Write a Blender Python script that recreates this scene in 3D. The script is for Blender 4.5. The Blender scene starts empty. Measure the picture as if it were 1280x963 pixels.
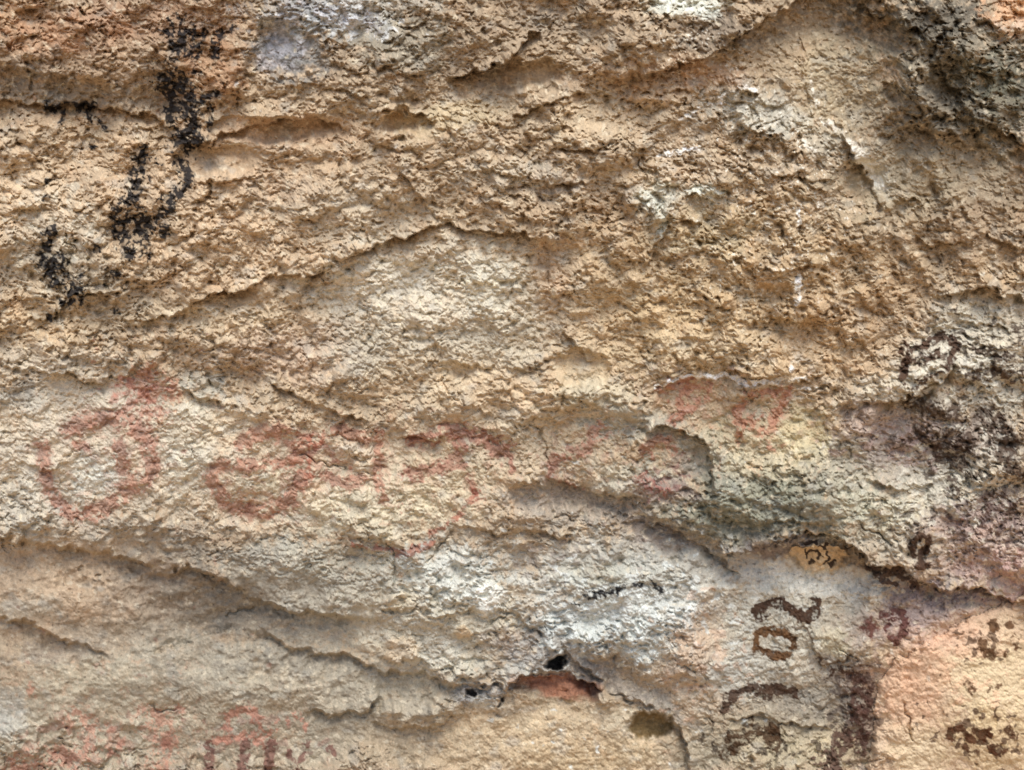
import bpy, math
import numpy as np

# ------------------------------------------------------------------ camera, sky, sun, exposure
SC = bpy.context.scene
S = 0.00125                    # metres of rock for one photo pixel at the wall's mean depth
CAM_D = 1000.0                 # camera distance in photo pixels (1.25 m)
CAM_Z = 1.55
cam_data = bpy.data.cameras.new("camera")
cam = bpy.data.objects.new("camera", cam_data)
SC.collection.objects.link(cam)
cam.location = (0, -CAM_D*S, CAM_Z)
cam.rotation_euler = (math.radians(90), 0, 0)
cam_data.sensor_width = 36
cam_data.lens = 36*CAM_D/1280.0
cam_data.clip_start = 0.02
cam_data.clip_end = 500
SC.camera = cam

SUN_EL, SUN_AZ = 64.0, 14.0     # azimuth measured from straight out of the wall towards the right
world = bpy.data.worlds.new("World"); SC.world = world
world.use_nodes = True
wn = world.node_tree
bg = wn.nodes["Background"]
sky = wn.nodes.new("ShaderNodeTexSky")
sky.sky_type = 'NISHITA'; sky.sun_disc = False
sky.sun_elevation = math.radians(SUN_EL)
sky.sun_rotation = math.radians(180 - SUN_AZ)
sky.air_density = 1.0; sky.dust_density = 3.0; sky.ozone_density = 1.0
wn.links.new(sky.outputs[0], bg.inputs[0])
bg.inputs[1].default_value = 0.13
sun_data = bpy.data.lights.new("sun", 'SUN')
sun_data.energy = 2.15
sun_data.angle = math.radians(34)
sun_data.color = (1.0, 0.955, 0.89)
sun = bpy.data.objects.new("sun", sun_data)
SC.collection.objects.link(sun)
el, az = math.radians(SUN_EL), math.radians(SUN_AZ)
from mathutils import Vector
to_sun = Vector((math.sin(az)*math.cos(el), -math.cos(az)*math.cos(el), math.sin(el)))
sun.rotation_euler = (-to_sun).to_track_quat('-Z', 'Y').to_euler()
SC.view_settings.view_transform = 'Standard'
SC.view_settings.look = 'None'
SC.view_settings.gamma = 1
SC.view_settings.use_curve_mapping = False
SC.view_settings.exposure = 0.31
SC.cycles.max_bounces = 5
SC.cycles.diffuse_bounces = 3

# ------------------------------------------------------------------ grid in photo pixels
STEP = 1.0
def axis(lo, hi, ext):
    core = np.arange(lo, hi + 1e-3, STEP)
    out, s, p = [], STEP, 0.0
    while p < ext:
        s = min(s*1.06, 9.0); p += s; out.append(p)
    out = np.array(out)
    return np.concatenate([lo - out[::-1], core, hi + out])
gx = axis(-14, 1294, 620); gy = axis(-14, 977, 480)
X, Y = np.meshgrid(gx, gy)
X = X.astype(np.float32); Y = Y.astype(np.float32)
NY, NX = X.shape
rng = np.random.RandomState(7)
TAB = rng.rand(4096).astype(np.float32)*2*math.pi
GC, GS = np.cos(TAB), np.sin(TAB)

def pn(x, y, seed=0):
    """gradient noise, about -0.7..0.7"""
    xi = np.floor(x); yi = np.floor(y)
    fx = x - xi; fy = y - yi
    xi = xi.astype(np.int64); yi = yi.astype(np.int64)
    def g(ix, iy, dx, dy):
        h = ((ix*73856093) ^ (iy*19349663) ^ (seed*83492791 + 1013))
        h = (h ^ (h >> 13)) * 1274126177
        h = (h ^ (h >> 11)) & 4095
        return GC[h]*dx + GS[h]*dy
    u = fx*fx*fx*(fx*(fx*6-15)+10); v = fy*fy*fy*(fy*(fy*6-15)+10)
    a = g(xi, yi, fx, fy); b = g(xi+1, yi, fx-1, fy)
    c = g(xi, yi+1, fx, fy-1); d = g(xi+1, yi+1, fx-1, fy-1)
    return ((a + (b-a)*u) + ((c + (d-c)*u) - (a + (b-a)*u))*v).astype(np.float32)

def fbm(x, y, sc, oct=3, seed=0, sx=1.0, rot=0.0, gain=0.5):
    c, s = math.cos(math.radians(rot)), math.sin(math.radians(rot))
    xr = (x*c + y*s)/(sc*sx); yr = (-x*s + y*c)/sc
    t = 0; a = 1.0
    for k in range(oct):
        t = t + a*pn(xr, yr, seed + k*17)
        xr = xr*2.03 + 11.3; yr = yr*2.03 + 5.7; a *= gain
    return t
JX = rng.rand(4096).astype(np.float32); JY = rng.rand(4096).astype(np.float32); JH = rng.rand(4096).astype(np.float32)
def grains(x, y, seed=0, round_=1.0):
    """rounded grains: domes of uneven height that meet in crevices, 0..1"""
    xi = np.floor(x).astype(np.int64); yi = np.floor(y).astype(np.int64)
    best = np.zeros(x.shape, np.float32)
    for oy in (-1, 0, 1):
        for ox in (-1, 0, 1):
            ix = xi+ox; iy = yi+oy
            h = ((ix*73856093) ^ (iy*19349663) ^ (seed*83492791 + 977))
            h = (h ^ (h >> 13)) * 1274126177
            h = (h ^ (h >> 11)) & 4095
            dx = x-(ix+JX[h]); dy = y-(iy+JY[h])
            hh = JH[h]
            best = np.maximum(best, (.45+.55*hh) - (dx*dx+dy*dy)*(.75+.5*(1-hh)))
    return np.power(np.clip(best, 0, 1), .62)
def sstep(a, b, x):
    t = np.clip((x-a)/(b-a), 0, 1); return t*t*(3-2*t)

# shared warps: outlines of ledges and stains become ragged together
NW1 = fbm(X, Y, 42, 3, 101); NW2 = fbm(X, Y, 42, 3, 151)
NW3 = fbm(X, Y, 9, 2, 171); NW4 = fbm(X, Y, 9, 2, 191)
NW5 = fbm(X, Y, 17, 2, 701); NW6 = fbm(X, Y, 17, 2, 721)
WX = X + 8*NW1 + 5*NW5 + 4*NW3
WY = Y + 6*NW2 + 6.5*NW6 + 4*NW4
N60 = fbm(X, Y, 60, 4, 201)
N18 = fbm(X, Y, 18, 3, 231, sx=1.3)
N7 = fbm(X, Y, 7, 3, 251)
N3 = fbm(X, Y, 3.2, 2, 271)

def window(pts, m):
    x0 = min(p[0] for p in pts)-m; x1 = max(p[0] for p in pts)+m
    y0 = min(p[1] for p in pts)-m; y1 = max(p[1] for p in pts)+m
    return (slice(max(0, np.searchsorted(gy, y0)-1), np.searchsorted(gy, y1)+1),
            slice(max(0, np.searchsorted(gx, x0)-1), np.searchsorted(gx, x1)+1))

def polydist(pts, w, wx=None, wy=None):
    """distance to a polyline, signed side (+ = left of travel = above when drawn left to right), position 0..1"""
    x = WX[w] if wx is None else wx; y = WY[w] if wy is None else wy
    best = np.full(x.shape, 1e9, np.float32); side = np.ones(x.shape, np.float32); par = np.zeros(x.shape, np.float32)
    L = [0.0]
    for a, b in zip(pts[:-1], pts[1:]): L.append(L[-1] + math.hypot(b[0]-a[0], b[1]-a[1]))
    tot = L[-1] or 1.0
    for k, (a, b) in enumerate(zip(pts[:-1], pts[1:])):
        dx, dy = b[0]-a[0], b[1]-a[1]; l2 = dx*dx+dy*dy or 1e-6
        t = np.clip(((x-a[0])*dx + (y-a[1])*dy)/l2, 0, 1)
        d = np.hypot(x-(a[0]+t*dx), y-(a[1]+t*dy))
        cr = dx*(y-a[1]) - dy*(x-a[0])
        m = d < best - 1e-4
        best = np.where(m, d, best)
        side = np.where(m, np.where(cr < 0, 1, -1), side)
        par = np.where(m, (L[k] + t*(L[k+1]-L[k]))/tot, par)
    return best, side, par

def inside(poly, x, y):
    r = np.zeros(x.shape, bool)
    n = len(poly)
    for i in range(n):
        x0, y0 = poly[i]; x1, y1 = poly[(i+1) % n]
        if y0 == y1: continue
        c = ((y0 > y) != (y1 > y)) & (x < (x1-x0)*(y-y0)/(y1-y0) + x0)
        r ^= c
    return r

# ------------------------------------------------------------------ relief of the rock
HANG = np.zeros(X.shape, np.float32)       # how far a lip droops over the rock below it
H = np.zeros(X.shape, np.float32)          # towards the viewer, in photo pixels

def ledge(pts, h, up, dn, dep, taper=.12, edge=2.1):
    """a broken lip: rock above the line stands out by h, rock below is hollowed by dep"""
    m = max(up, dn)*3.2
    w = window(pts, m)
    d, s, p = polydist(pts, w)
    tp = sstep(-.001, taper, p)*sstep(-.001, taper, 1-p) if taper else 1
    tp = tp*(1 - sstep(m*.75, m, d))*np.clip(1 + 1.1*N60[w] + .5*N18[w], .3, 1.7)
    blend = sstep(-edge, edge, d*s)
    HANG[w] = np.maximum(HANG[w], tp*blend*np.clip(h, 0, 14)*.42*np.exp(-d/9))
    H[w] += tp*(blend*h*np.exp(-d/up) - (1-blend)*(dep*np.exp(-d/dn) + min(2.6, .26*abs(h))*np.exp(-d/2.6)))

def hill(cx, cy, rx, ry, h, rot=0, p=1.0, rag=.25):
    R = max(rx, ry)*2.4
    w = window([(cx, cy)], R)
    c, s = math.cos(math.radians(rot)), math.sin(math.radians(rot))
    dx, dy = WX[w]-cx, WY[w]-cy
    d = np.hypot((dx*c+dy*s)/rx, (-dx*s+dy*c)/ry) + rag*N18[w]*.6
    H[w] += h*np.exp(-np.maximum(d, 0)**(2*p))

def plateau(cx, cy, rx, ry, h, rot=0, soft=.12, rag=.3):
    R = max(rx, ry)*1.9
    w = window([(cx, cy)], R)
    c, s = math.cos(math.radians(rot)), math.sin(math.radians(rot))
    dx, dy = WX[w]-cx, WY[w]-cy
    d = np.hypot((dx*c+dy*s)/rx, (-dx*s+dy*c)/ry) + rag*N18[w]*.6
    H[w] += h*(1-sstep(1-soft, 1+soft, d))

#--- broad swells
H += 16*fbm(X, Y, 330, 2, 11, sx=1.5, rot=12)
H += 8*fbm(X, Y, 120, 2, 23, sx=1.7, rot=-8)
for a in [
    (120, 60, 190, 55, 14), (330, 240, 190, 80, 12), (90, 250, 120, 90, 8), (590, 60, 200, 60, 14),
    (560, 200, 120, 60, 8), (560, 390, 150, 70, 7), (730, 210, 110, 80, 9), (860, 60, 80, 50, 16),
    (1190, 60, 110, 60, 22), (1180, 210, 120, 110, 12), (960, 300, 150, 90, 8), (930, 430, 160, 55, 10),
    (120, 540, 180, 70, 8), (370, 590, 170, 60, 12), (560, 640, 170, 60, 12), (960, 600, 110, 60, 18),
    (1200, 460, 100, 50, 14), (1170, 640, 90, 55, 10), (600, 780, 110, 70, 20), (800, 750, 90, 60, 16),
    (380, 720, 130, 50, 14), (900, 850, 110, 60, 6), (100, 752, 140, 40, 20), (240, 850, 200, 40, 18), (400, 850, 80, 24, 10), (60, 900, 120, 50, 10),
    (700, 930, 190, 50, 14), (1200, 870, 110, 90, 12), (522, 890, 52, 18, 12)]:
    hill(*a)
for a in [  # hollows
    (1040, 30, 80, 40, -20), (700, 620, 90, 26, -14), (840, 665, 80, 24, -14, 20), (1000, 712, 110, 30, -14, 8),
    (255, 762, 80, 30, -16), (770, 850, 80, 24, -8, 28), (850, 590, 42, 36, -10), (1060, 880, 40, 60, -6),
    (1000, 880, 70, 30, -10), (1100, 745, 60, 24, -12), (290, 470, 70, 26, -8, 20), (500, 160, 34, 16, -8),
    (1075, 225, 22, 26, -9, 60), (360, 160, 80, 16, -5), (120, 140, 120, 14, -7), (430, 850, 100, 22, -8, 5)]:
    hill(*a)

#--- ledges and cracks  (points, height, reach above, reach below, hollow)
LEDGES = [
 ([(-80,118),(0,128),(57,130),(101,135),(152,138),(203,149),(232,176)], 9,26,30,9),
 ([(228,183),(255,178),(277,169),(314,157),(355,149),(388,147),(419,157),(440,168)], 9,26,34,10),
 ([(555,104),(575,99),(594,89),(617,81),(631,79),(644,64),(661,44),(680,36)], 9,16,22,13),
 ([(641,146),(668,135),(692,125),(715,118),(737,116)], 9,14,16,9),
 ([(470,144),(480,137),(503,132),(526,142),(548,160)], 7,14,20,7),
 ([(490,200),(496,209),(513,229),(530,253),(536,262)], 5,12,10,5),
 ([(418,330),(430,320),(459,310),(492,300),(526,290),(543,280),(567,278),(594,287),(614,290),(650,288),(700,300)], 12,30,26,9),
 ([(150,402),(189,398),(216,393),(233,381),(262,366),(297,364),(324,350),(337,340),(380,345),(415,332)], 11,24,24,9),
 ([(30,405),(60,396),(90,372),(140,362)], 7,16,16,5),
 ([(-60,450),(0,455),(50,465),(91,468),(111,479),(142,477),(165,468),(176,445)], 7,18,18,6),
 ([(228,480),(233,492),(256,499),(287,509),(310,512)], 5,14,14,5),
 ([(330,476),(371,492),(405,509),(430,519),(459,530)], 9,24,18,7),
 ([(500,545),(520,548),(540,549),(556,545)], 6,14,14,6),
 ([(570,270),(600,278),(640,282)], 3,10,10,3),
 ([(-80,660),(0,673),(34,678),(84,687),(118,689),(152,695),(182,709),(199,719),(216,719),(226,709),(250,714),(270,726),(296,742),(321,756),(371,766),(430,772),(470,778)], 10,36,46,15,.06,3.4),
 ([(-60,765),(0,776),(30,780),(56,790),(90,806),(140,826)], 6,22,24,7,.12,3),
 ([(180,826),(189,822),(209,813),(229,803),(263,797),(294,783)], -5,18,20,-7,.12,2.5),
 ([(318,782),(330,790),(337,797),(358,810),(388,815),(430,820),(469,838),(509,844),(560,851),(590,862)], 8,28,30,8,.1,3),
 ([(380,893),(425,895),(459,888),(476,870)], 8,20,18,7,.12,1.8),
 ([(465,904),(490,913),(520,912),(557,903),(578,890)], 9,18,18,6,.12,2),
 ([(560,852),(600,856),(640,862)], 6,14,12,5),
 ([(636,860),(646,846),(664,838),(700,838),(733,850),(754,868)], 12,18,26,16,.05),
 ([(756,868),(800,878),(838,897),(852,920),(858,945),(866,980)], 6,20,16,6),
 ([(470,756),(500,764),(540,770),(580,768),(604,758)], 4,10,12,5),
 ([(590,770),(612,768),(632,755)], 6,12,10,4),
 ([(640,762),(660,782),(681,800),(720,826),(762,857)], 6,14,24,7),
 ([(770,650),(800,652),(840,660),(868,676),(884,690),(905,703),(931,724)], 7,16,30,8),
 ([(895,694),(907,690),(944,682),(985,668),(1012,664),(1046,667),(1059,681),(1086,702),(1120,709),(1147,722),(1180,736),(1221,734),(1255,748),(1300,760)], 12,28,30,15,.05),
 ([(800,541),(813,534),(835,535),(855,539),(870,545),(881,556),(888,577),(890,600),(884,618)], 11,18,20,12,.1),
 ([(640,604),(665,602),(700,606),(740,612),(780,622),(812,632)], 8,22,22,8),
 ([(1060,512),(1080,506),(1100,502),(1130,497),(1147,489),(1174,475),(1190,462),(1197,448)], 13,22,26,12,.08),
 ([(1165,374),(1174,371),(1208,371),(1228,354),(1248,360),(1255,371),(1290,378),(1340,380)], 10,18,18,10),
 ([(760,100),(800,92),(850,81),(884,71),(911,51),(938,30),(985,10),(1010,-8),(1030,-40)], 14,26,34,8,.05),
 ([(1060,-30),(1073,0),(1093,17),(1120,27),(1154,37),(1170,60),(1180,95),(1210,140),(1260,170),(1320,190)], 9,28,36,6,.08),
 ([(1000,40),(1004,80),(1009,125),(1018,148),(1028,160)], 2,12,12,2),
 ([(1040,150),(1056,172),(1066,189),(1073,209),(1090,233),(1099,253),(1102,275)], 7,18,18,6,.12),
 ([(905,112),(920,113),(934,116),(965,128),(985,136)], 7,12,14,6),
 ([(920,150),(938,159),(968,169),(985,189),(1000,200)], 6,12,14,5),
 ([(960,212),(978,216),(1012,226),(1040,240)], 6,14,14,5),
 ([(1100,104),(1120,108),(1147,115),(1164,138),(1172,150)], 6,14,14,5),
 ([(798,190),(806,199),(823,216),(833,233)], 7,14,12,6),
 ([(812,335),(818,318),(823,297),(833,282),(855,277),(880,280)], 7,16,14,7),
 ([(858,246),(870,243),(890,246),(911,240)], 5,10,10,4),
 ([(705,410),(715,425),(728,445),(739,458)], 5,12,12,5),
 ([(575,488),(587,502),(607,522)], 4,10,10,4),
 ([(648,526),(668,520),(688,526),(700,538)], 5,10,12,5),
 ([(620,160),(638,152),(660,150)], 5,10,10,4),
 ([(250,225),(300,228),(350,215)], 4,14,12,3),
 ([(0,215),(30,222),(60,230)], 4,12,12,4),
 ([(330,100),(380,104),(430,116),(470,120)], 5,14,14,4),
 ([(880,400),(930,404),(985,396),(1040,408)], 5,14,14,4),
 ([(905,460),(950,468),(1000,474),(1030,470)], 6,14,14,5),
 ([(560,452),(600,462),(640,458),(690,462)], 5,14,16,4),
 ([(260,425),(310,432),(350,425)], 4,14,12,4),
 ([(1015,786),(1017,805),(1022,822),(1032,834),(1050,828),(1066,812)], 5,14,10,4),
 ([(930,330),(980,338),(1030,330)], 4,14,12,4),
 ([(1130,300),(1180,306),(1230,298),(1280,310)], 6,18,16,5),
 ([(1120,245),(1160,252),(1200,246)], 4,14,14,4),
 ([(690,180),(730,186),(770,180)], 5,14,12,4),
 ([(600,210),(650,218),(700,226),(750,224)], 5,12,12,5),
 ([(10,575),(50,585),(90,580)], 3,12,12,3),
 ([(560,655),(620,668),(680,664),(720,672)], 5,14,12,4),
 ([(880,640),(930,655),(990,650),(1040,655)], 5,12,12,5),
 ([(1080,600),(1120,612),(1170,606)], 5,14,12,4),
 ([(1020,885),(1050,870),(1080,872)], 4,12,10,3),
 ([(905,905),(950,898),(1000,905),(1040,915)], 5,12,12,4),
 ([(1150,420),(1180,404),(1230,402),(1270,412)], 5,10,10,4),
]
for l in LEDGES: ledge(*l)
# ledges outside the picture, so the wall goes on for a viewer a step aside
for pts in ([(-600,-140),(-300,-110),(-60,-150),(200,-120),(520,-170)], [(560,-220),(900,-170),(1300,-230),(1700,-180)],
            [(-600,300),(-400,320),(-200,290),(-70,330)], [(-600,620),(-350,600),(-90,655)], [(1330,250),(1500,300),(1750,280)],
            [(1340,560),(1500,520),(1760,590)], [(-500,1080),(-100,1110),(300,1060),(700,1120),(1100,1080)],
            [(200,1240),(700,1270),(1300,1220),(1700,1260)]):
    ledge(pts, 20, 50, 40, 12)

cr_rng = np.random.RandomState(21)
for k in range(26):
    x0, y0 = cr_rng.uniform(20, 1260), cr_rng.uniform(20, 940); ang = cr_rng.uniform(-.5, 1.3); pts = [(x0, y0)]
    for j in range(cr_rng.randint(3, 7)):
        ang += cr_rng.uniform(-.6, .6); L_ = cr_rng.uniform(7, 18); pts.append((pts[-1][0]+L_*math.cos(ang), pts[-1][1]+L_*math.sin(ang)))
    w = window(pts, 12); d, sd, p = polydist(pts, w)
    H[w] -= 5*np.exp(-(d/1.4)**2)*sstep(0, .2, p)*sstep(0, .2, 1-p) + 1.2*(sd > 0)*np.exp(-d/5)*sstep(0, .2, p)*sstep(0, .2, 1-p)

#--- roughness of each area: multipliers for (lumps, crumbs, grain)
A1 = np.ones(X.shape, np.float32); A2 = A1.copy(); A3 = A1.copy()
def rough(cx, cy, rx, ry, m1, m2, m3, rot=0):
    w = window([(cx, cy)], max(rx, ry)*1.7)
    c, s = math.cos(math.radians(rot)), math.sin(math.radians(rot))
    dx, dy = WX[w]-cx, WY[w]-cy
    a = 1-sstep(.65, 1.3, np.hypot((dx*c+dy*s)/rx, (-dx*s+dy*c)/ry) + .4*N60[w])
    for A, m in ((A1, m1), (A2, m2), (A3, m3)): A[w] = A[w]*(1-a) + m*a
for a in [
    (150, 800, 420, 130, .3, .10, .2), (360, 720, 150, 60, .5, .6, .9), (720, 930, 220, 60, .3, .22, .5),
    (1220, 880, 150, 150, .3, .22, .5), (560, 390, 170, 80, .6, .8, 1.05), (1100, 90, 110, 90, .5, .45, .8),
    (1000, 60, 80, 50, .5, .4, .7), (1180, 220, 120, 90, .8, .7, .9), (120, 560, 190, 90, .6, .6, .9),
    (360, 70, 45, 30, .5, .3, .6), (650, 95, 50, 18, .3, .25, .5), (270, 200, 50, 20, .5, .3, .6),
    (500, 155, 30, 14, .5, .3, .6), (90, 118, 120, 22, .6, .6, .8, 5), (330, 160, 90, 14, .5, .4, .7),
    (1000, 715, 110, 30, .5, .35, .6), (700, 860, 60, 14, .4, .3, .6), (850, 575, 35, 32, .4, .5, .8),
    (700, 620, 80, 18, .5, .5, .8), (860, 690, 90, 24, .5, .4, .7, 30), (720, 460, 40, 22, .5, .35, .7),
    (1080, 225, 20, 26, .3, .2, .5), (760, 850, 90, 22, .4, .35, .6, 28), (1190, 760, 80, 24, .5, .5, .8, -20),
    (1200, 90, 90, 90, 1.3, 1.55, 1.1), (1180, 20, 90, 26, 1.3, 1.5, 1.1), (840, 20, 120, 40, 1.1, 1.3, 1.1),
    (730, 220, 120, 80, 1.2, 1.3, 1.1), (960, 330, 150, 110, 1., 1.25, 1.1), (900, 200, 100, 60, 1.1, 1.3, 1.1),
    (590, 790, 110, 60, 1., 1.0, .8), (1220, 560, 80, 70, 1.1, 1.2, 1.), (110, 330, 120, 80, 1.1, 1.15, 1.),
    (400, 15, 80, 20, 1, 1.2, 1.2), (120, 580, 110, 80, .6, .45, .75), (350, 595, 130, 65, .6, .5, .75), (560, 600, 110, 80, .7, .55, .8),
    (860, 520, 60, 40, .6, .5, .8), (960, 530, 60, 50, .7, .6, .8), (980, 790, 110, 60, .5, .4, .7), (980, 880, 110, 60, .5, .45, .75),
    (1120, 790, 60, 40, .5, .4, .7), (740, 720, 130, 50, .7, .6, .85), (1130, 580, 60, 60, .7, .7, .85), (330, 910, 170, 50, .35, .2, .35), (200, 770, 190, 70, .3, .08, .18), (430, 860, 120, 36, .4, .22, .35), (60, 740, 90, 40, .3, .12, .3),
    (60, 520, 90, 40, .6, .5, .8), (730, 560, 70, 50, .7, .6, .8)]:
    rough(*a)

bx = X + 1.6*NW3 + 5*NW1; by = Y + 1.6*NW4 + 5*NW2
def rt(sc, sx=1.5, rot=0):
    c, s_ = math.cos(math.radians(rot)), math.sin(math.radians(rot))
    return (bx*c+by*s_)/(sc*sx), (-bx*s_+by*c)/sc
def bil(sc, seed, sx=1.5, rot=0): return np.abs(pn(*rt(sc, sx, rot), seed))
def gr(sc, seed, sx=1.5, rot=0): return grains(*rt(sc, sx, rot), seed)
diag = sstep(780, 980, X + 60*N60)*(1-sstep(380, 480, Y + 60*N60))        # bedding dips to the right in the upper right
lump = 1.0*gr(64, 31, 1.5, -8) + .7*gr(34, 33, 1.4, 6) + .7*fbm(X, Y, 50, 3, 34, sx=1.4)
lumpd = 1.0*gr(60, 35, 1.6, 32) + .7*gr(32, 37, 1.5, 38) + .7*fbm(X, Y, 50, 3, 34, sx=1.4, rot=34)
crumb = .50*gr(20, 41, 1.3, -6) + .58*gr(11, 43, 1.15, 5)
crumbd = .50*gr(19, 45, 1.45, 34) + .58*gr(10.5, 47, 1.25, 36)
lump = lump*(1-diag) + lumpd*diag; crumb = crumb*(1-diag) + crumbd*diag
patchy = np.clip(.90 + 2.0*fbm(X, Y, 75, 3, 441), .14, 1.8)               # some stretches are worn smoother
patchy2 = np.clip(1 + 1.0*fbm(X, Y, 48, 2, 461), .5, 1.6)
q = (fbm(bx, by, 44, 3, 61, sx=1.9, rot=4)*7 + Y*.01)
flake = np.floor(q) + sstep(.0, .3, q-np.floor(q))
q2 = fbm(bx, by, 22, 3, 67, sx=1.6, rot=-10)*4
flake2 = np.floor(q2) + sstep(.0, .4, q2-np.floor(q2))
pits = sstep(.16, .45, fbm(bx, by, 10, 2, 481, sx=1.5)) + .8*sstep(.14, .4, fbm(bx, by, 5.5, 2, 491, sx=1.3))
F = 10*A1*lump + 13*A2*patchy*crumb - 3.4*A2*patchy2*pits + A1*1.3*(flake-q*.75) + A2*.6*(flake2-q2*.7)
F += A3*(4.2*patchy2*gr(6.2, 51, 1.1) + 2.2*gr(3.9, 53, 1.) + 1.2*N7)
H += F
def soften(a, n):
    for _ in range(n):
        b = a.copy(); b[1:-1] = .25*a[:-2] + .5*a[1:-1] + .25*a[2:]
        a = b.copy(); a[:, 1:-1] = .25*b[:, :-2] + .5*b[:, 1:-1] + .25*b[:, 2:]
    return a

#--- small solid features
for a in [ (612, 745, 20, 17, 7), (502, 812, 22, 15, 7), (583, 791, 12, 8, 5), (500, 752, 16, 10, 4), (560, 735, 18, 12, 4),
           (540, 800, 12, 9, 4), (517, 775, 14, 8, 4), (660, 755, 13, 9, 4), (480, 770, 9, 9, 4), (600, 806, 14, 10, 4),
           (630, 790, 12, 10, 3), (205, 704, 16, 9, 6), (108, 628, 9, 8, 4), (118, 830, 14, 5, 3)]:
    plateau(*a, soft=.35)
for a in [(695, 829, 13, 6, -26), (590, 867, 6, 4, -14), (626, 878, 6, 3.5, -10, -30), (812, 908, 26, 16, -20), (248, 90, 4, 4, -4),
          (102, 714, 4, 3, -4), (122, 727, 3, 3, -3)]:
    plateau(*a, soft=.4, rag=.15)
plateau(1025, 697, 35, 16.5, 9, -6, .1, .4)                       # ochre flake
hill(1165, 462, 34, 12, 9, -32); hill(1042, 806, 20, 22, 5)
# the boulder stands proud of the wall behind a crevice
BOULDER = [(1330,700),(1262,752),(1221,773),(1154,807),(1120,827),(1096,857),(1093,895),(1091,928),(1084,963),(1075,1100),(1100,1700),(3000,1700),(3000,640)]
d, s, p = polydist(BOULDER[:10], window([(1060,690),(1400,1110)], 10))
w = window([(1060,690),(1400,1110)], 10)
ins = inside(BOULDER, WX[w], WY[w])
H[w] += np.where(ins, 11*(1-np.exp(-d/9)) - 3, -6*np.exp(-d/12))
bw = inside(BOULDER, WX, WY)
H += np.where(bw, 0, 0)

# ------------------------------------------------------------------ colour of the rock (stains, crusts and paint, with some shade painted in hollows)
def lin(c):
    c = np.array(c, np.float32)/255
    return np.where(c < .04045, c/12.92, ((c+.055)/1.055)**2.4).astype(np.float32)
C = np.empty(X.shape + (3,), np.float32); C[:] = lin((186, 156, 119))
def blob(cx, cy, rx, ry, col, a=.8, rot=0, soft=.45, rag=.85, fine=.45):
    w = window([(cx, cy)], max(rx, ry)*(1.3+soft+rag*.6))
    c, s = math.cos(math.radians(rot)), math.sin(math.radians(rot))
    dx, dy = WX[w]-cx, WY[w]-cy
    d = np.hypot((dx*c+dy*s)/rx, (-dx*s+dy*c)/ry) + rag*(N60[w]*.5+N18[w]*.6) + fine*(N7[w]+.6*N3[w])
    m = (a*(1-sstep(1-soft, 1+soft, d)))[..., None]
    C[w] = C[w]*(1-m) + lin(col)*m
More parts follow.
